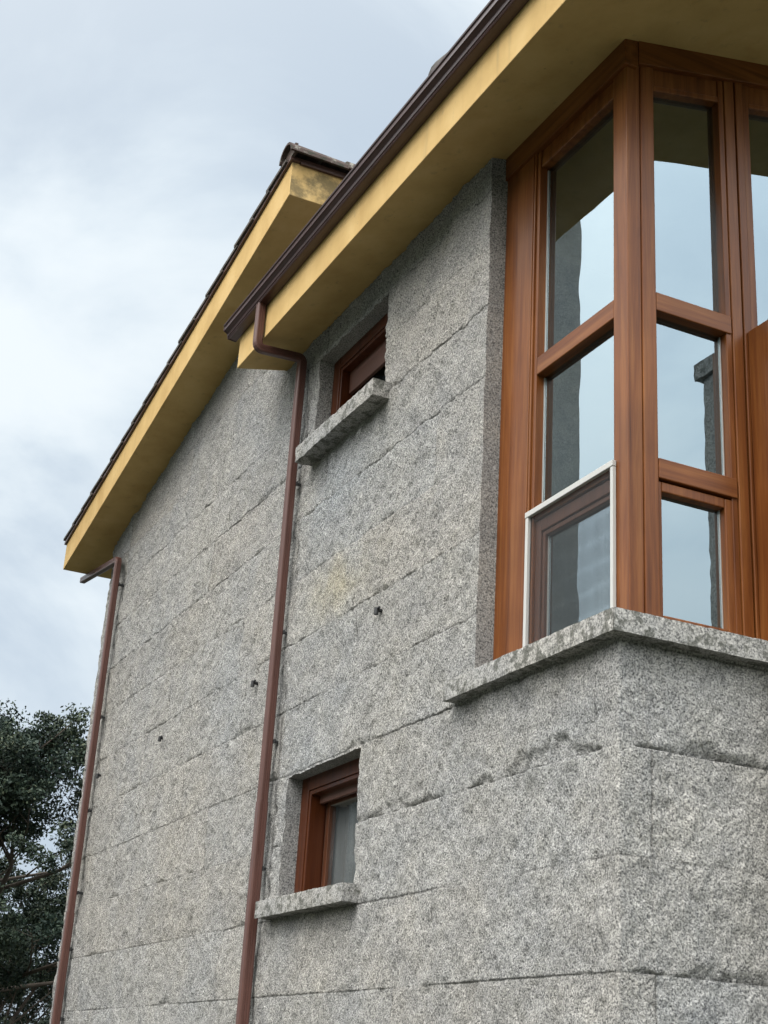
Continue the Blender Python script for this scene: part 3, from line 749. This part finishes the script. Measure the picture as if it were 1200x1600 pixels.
DP = empty('downpipe', (-.05, 3.29, 0), 'red brown downpipe dropping from the dark gutter beside both small windows', 'downpipe')
b = MB(); square_pipe(b, [(-.365, 3.245, 6.004), (-.365, 3.245, 5.705), (-.055, 3.275, 5.735), (-.055, 3.285, 5.3), (-.055, 3.29, 2.99)], .0255, .026)
b.build('pipe', 'pipe', DP, 0, False)
b = MB(); square_pipe(b, [(-.055, 3.29, 3.015), (-.055, 3.30, .02)], .0285, .029); b.build('pipe_lower_length', 'pipe', DP)
for z in (4.9, 3.98, 3.35, 2.66, 1.7):
    b = MB(); b.box(-.03, .02, 3.262, 3.276, z - .008, z + .008); b.box(-.032, -.026, 3.245, 3.335, z - .012, z + .012)
    b.build('pipe_bracket', 'rubber', DP, .002)
DP2 = empty('downpipe', (-.05, 7.22, 0), 'red brown downpipe at the far left edge of the granite wall, under the gable eave', 'downpipe')
b = MB(); square_pipe(b, [(-.075, 8.36, 5.745), (-.060, 7.19, 5.600), (-.060, 7.195, 5.2), (-.060, 7.21, 2.69)], .0255, .027, bend=.04)
b.build('pipe', 'pipe', DP2)
b = MB(); square_pipe(b, [(-.060, 7.21, 2.72), (-.060, 7.225, .02)], .029, .030); b.build('pipe_lower_length', 'pipe', DP2)
for z in (5.38, 4.25, 3.5, 2.87, 2.45, 1.95):
    b = MB(); b.box(-.03, .02, 7.176, 7.190, z - .010, z + .010); b.box(-.034, -.028, 7.15, 7.25, z - .014, z + .014)
    b.build('pipe_bracket', 'rubber', DP2, .002)

# ------------------------------------------------------------------ cable hooks in one row on the wall
def hook(y, z, label):
    r = empty('cable_hook', (0, y, z), label, 'cable hook', 'black cable hooks in a row on the granite wall')
    b = MB(); b.tube([(.02, y, z + .006), (-.020, y, z + .006)], .010, 12); b.build('wall_plug', 'rubber', r, 0, False)
    b = MB(); b.tube([(-.022, y + .002, z + .016), (-.025, y + .002, z - .018)], .012, 12); b.tube([(-.021, y - .010, z + .010), (-.021, y - .028, z + .013)], .0065, 10)
    b.build('clip', 'rubber', r, 0, False)
hook(2.025, 3.780, 'small black cable hook between the corner window and the middle downpipe')
hook(3.704, 3.776, 'small black cable hook just left of the middle downpipe')
hook(5.484, 3.768, 'small black cable hook alone midway between the two downpipes')
hook(7.078, 3.759, 'small black cable hook hard by the far left downpipe')

# ------------------------------------------------------------------ tree beyond the house
def tree(base, height, radius, seed, label, clumps, per, leaf):
    rr = random.Random(seed); rn = np.random.RandomState(seed)
    root = empty('evergreen_tree', base, label, 'tree'); B = Vector(base)
    b = MB(); tips = []
    def limb(p, d, l, r, lev):
        n = 5; pts = [p]; dd = d.copy()
        for i in range(n):
            dd = (dd + Vector((rr.uniform(-.22, .22), rr.uniform(-.22, .22), rr.uniform(-.06, .20)))).normalized()
            pts.append(pts[-1] + dd * l / n)
        b.tube(pts, r, 6 if lev else 9, r * (.12 if lev else .3), cap=False)
        if lev >= 3: tips.extend(pts[2:]); return
        k = {0: 20, 1: 7, 2: 5}[lev]
        for i in range(k):
            t = rr.uniform(.22 if lev == 0 else .3, 1.0); q = pts[min(int(t * n), n - 1)].lerp(pts[min(int(t * n) + 1, n)], t * n % 1)
            az = rr.uniform(0, 2 * math.pi); el = rr.uniform(.1, .9) if lev == 0 else rr.uniform(-.2, .8)
            if lev == 0: nd = Vector((math.cos(az) * math.cos(el), math.sin(az) * math.cos(el), math.sin(el))); ll = radius * (1.0 - .35 * abs(t - .5)) * rr.uniform(.7, 1.05)
            else: nd = (dd + Vector((math.cos(az), math.sin(az), el)) * .9).normalized(); ll = l * rr.uniform(.35, .6)
            limb(q, nd, ll, r * (.42 if lev == 0 else .45) * (1 - .4 * t), lev + 1)
    limb(B + Vector((0, 0, -.1)), Vector((.02, 0, 1)), height * .88, height * .026, 0)
    T = np.array([tuple(t) for t in tips]); rel = T - np.array(B)
    kz = (height - .25) / np.percentile(rel[:, 2], 99.5); kx = radius / np.percentile(np.hypot(rel[:, 0], rel[:, 1]), 93)
    for v in b.bm.verts: v.co = Vector((B.x + (v.co.x - B.x) * kx, B.y + (v.co.y - B.y) * kx, B.z + (v.co.z - B.z) * kz))
    T = np.array(B) + rel * np.array([kx, kx, kz])
    gone = [v for v in b.bm.verts if v.co.z - B.z > height * (1 - .20 * (math.hypot(v.co.x - B.x, v.co.y - B.y) / radius) ** 2) - .1]
    bmesh.ops.delete(b.bm, geom=gone, context='VERTS')
    b.build('trunk', 'bark', root, 0, True)
    # keep the crown inside a rough dome
    rel = (T - np.array(B)); rxy = np.hypot(rel[:, 0], rel[:, 1]); zt = height * (1.0 - .20 * (rxy / radius) ** 2)
    T = T[(rel[:, 2] < zt + .1) & (rel[:, 2] > .7)]
    wt_ = 1.0 + .9 * (1 - sstep(.2, .5, (T[:, 2] - B.z) / height)) - .72 * sstep(.45, .95, (T[:, 2] - B.z) / height); wt_ *= .25 + (fbm(T[:, 0] / 1.1, T[:, 2] / .9 + T[:, 1] / 1.3, 300, 2) > -.05); wt_ /= wt_.sum()
    pick = rn.choice(len(T), min(clumps, len(T)), replace=False, p=wt_); T = T[pick]
    C_ = np.repeat(T, per, 0); N = len(C_)
    g_ = rn.normal(size=(N, 3)); g_ /= np.linalg.norm(g_, axis=1)[:, None]
    cs_ = np.repeat(rn.uniform(.14, .36, len(T)), per)
    C_ = C_ + g_ * (rn.rand(N) ** .5 * cs_)[:, None] * np.array([1.2, 1.2, .62])
    u = rn.normal(size=(N, 3)); u /= np.linalg.norm(u, axis=1)[:, None]
    w = np.cross(u, rn.normal(size=(N, 3))); w /= np.linalg.norm(w, axis=1)[:, None]
    su = leaf * rn.uniform(.6, 1.4, N)[:, None]; sw = su * .5
    V = np.stack([C_ - u * su, C_ + w * sw, C_ + u * su, C_ - w * sw], 1).reshape(-1, 3)
    me_ = bpy.data.meshes.new('crown'); me_.vertices.add(len(V)); me_.vertices.foreach_set('co', V.astype('f').ravel())
    me_.loops.add(len(V)); me_.loops.foreach_set('vertex_index', np.arange(len(V), dtype='i')); me_.polygons.add(N); me_.polygons.foreach_set('loop_start', np.arange(0, len(V), 4, dtype='i'))
    me_.materials.append(M['leaf']); me_.update(calc_edges=True)
    o = bpy.data.objects.new('crown', me_); COL.objects.link(o); o.parent = root; o.matrix_parent_inverse = Matrix.Translation(-B)
    return root
tree((3.2, 25.5, 0), 8.6, 4.8, 4, 'tall dark evergreen tree with airy crown left of the granite house', 3200, 100, .036)

# ------------------------------------------------------------------ neighbouring houses, seen only mirrored in the panes
def house(name, x0, x1, y0, y1, eave, label, over=.45, wins=()):
    r = empty(name, ((x0 + x1) / 2, (y0 + y1) / 2, 0), label, 'house')
    b = MB(); b.box(x0, x1, y0, y1, -.05, eave); b.build('wall', 'granite_cut', r)
    b = MB(); xm = (x0 + x1) / 2; zr = eave + (x1 - x0) / 2 * .3
    b.prism([(x0 - over, eave - .1), (xm, zr - .1 + over * .3), (x1 + over, eave - .1), (x1 + over, eave + .15), (xm, zr + .15 + over * .3), (x0 - over, eave + .15)], 'y', y0 - over, y1 + over)
    rf = b.build('roof', 'tile', r)
    for (a, c, z0, z1) in wins:
        b = MB(); b.box(a, c, y1 - .02, y1 + .012, z0, z1); w = b.build('window', 'dark_wood', r)
        b = MB(); b.box(a + .07, c - .07, y1 + .0125, y1 + .018, z0 + .07, z1 - .07); b.build('pane', 'glass_dull', w)
    return r
house('tall_stone_house', -4.85, -3.6, 8.15, 12.5, 11.8, 'tall narrow grey stone house mirrored in the left panes of the corner window', .3)
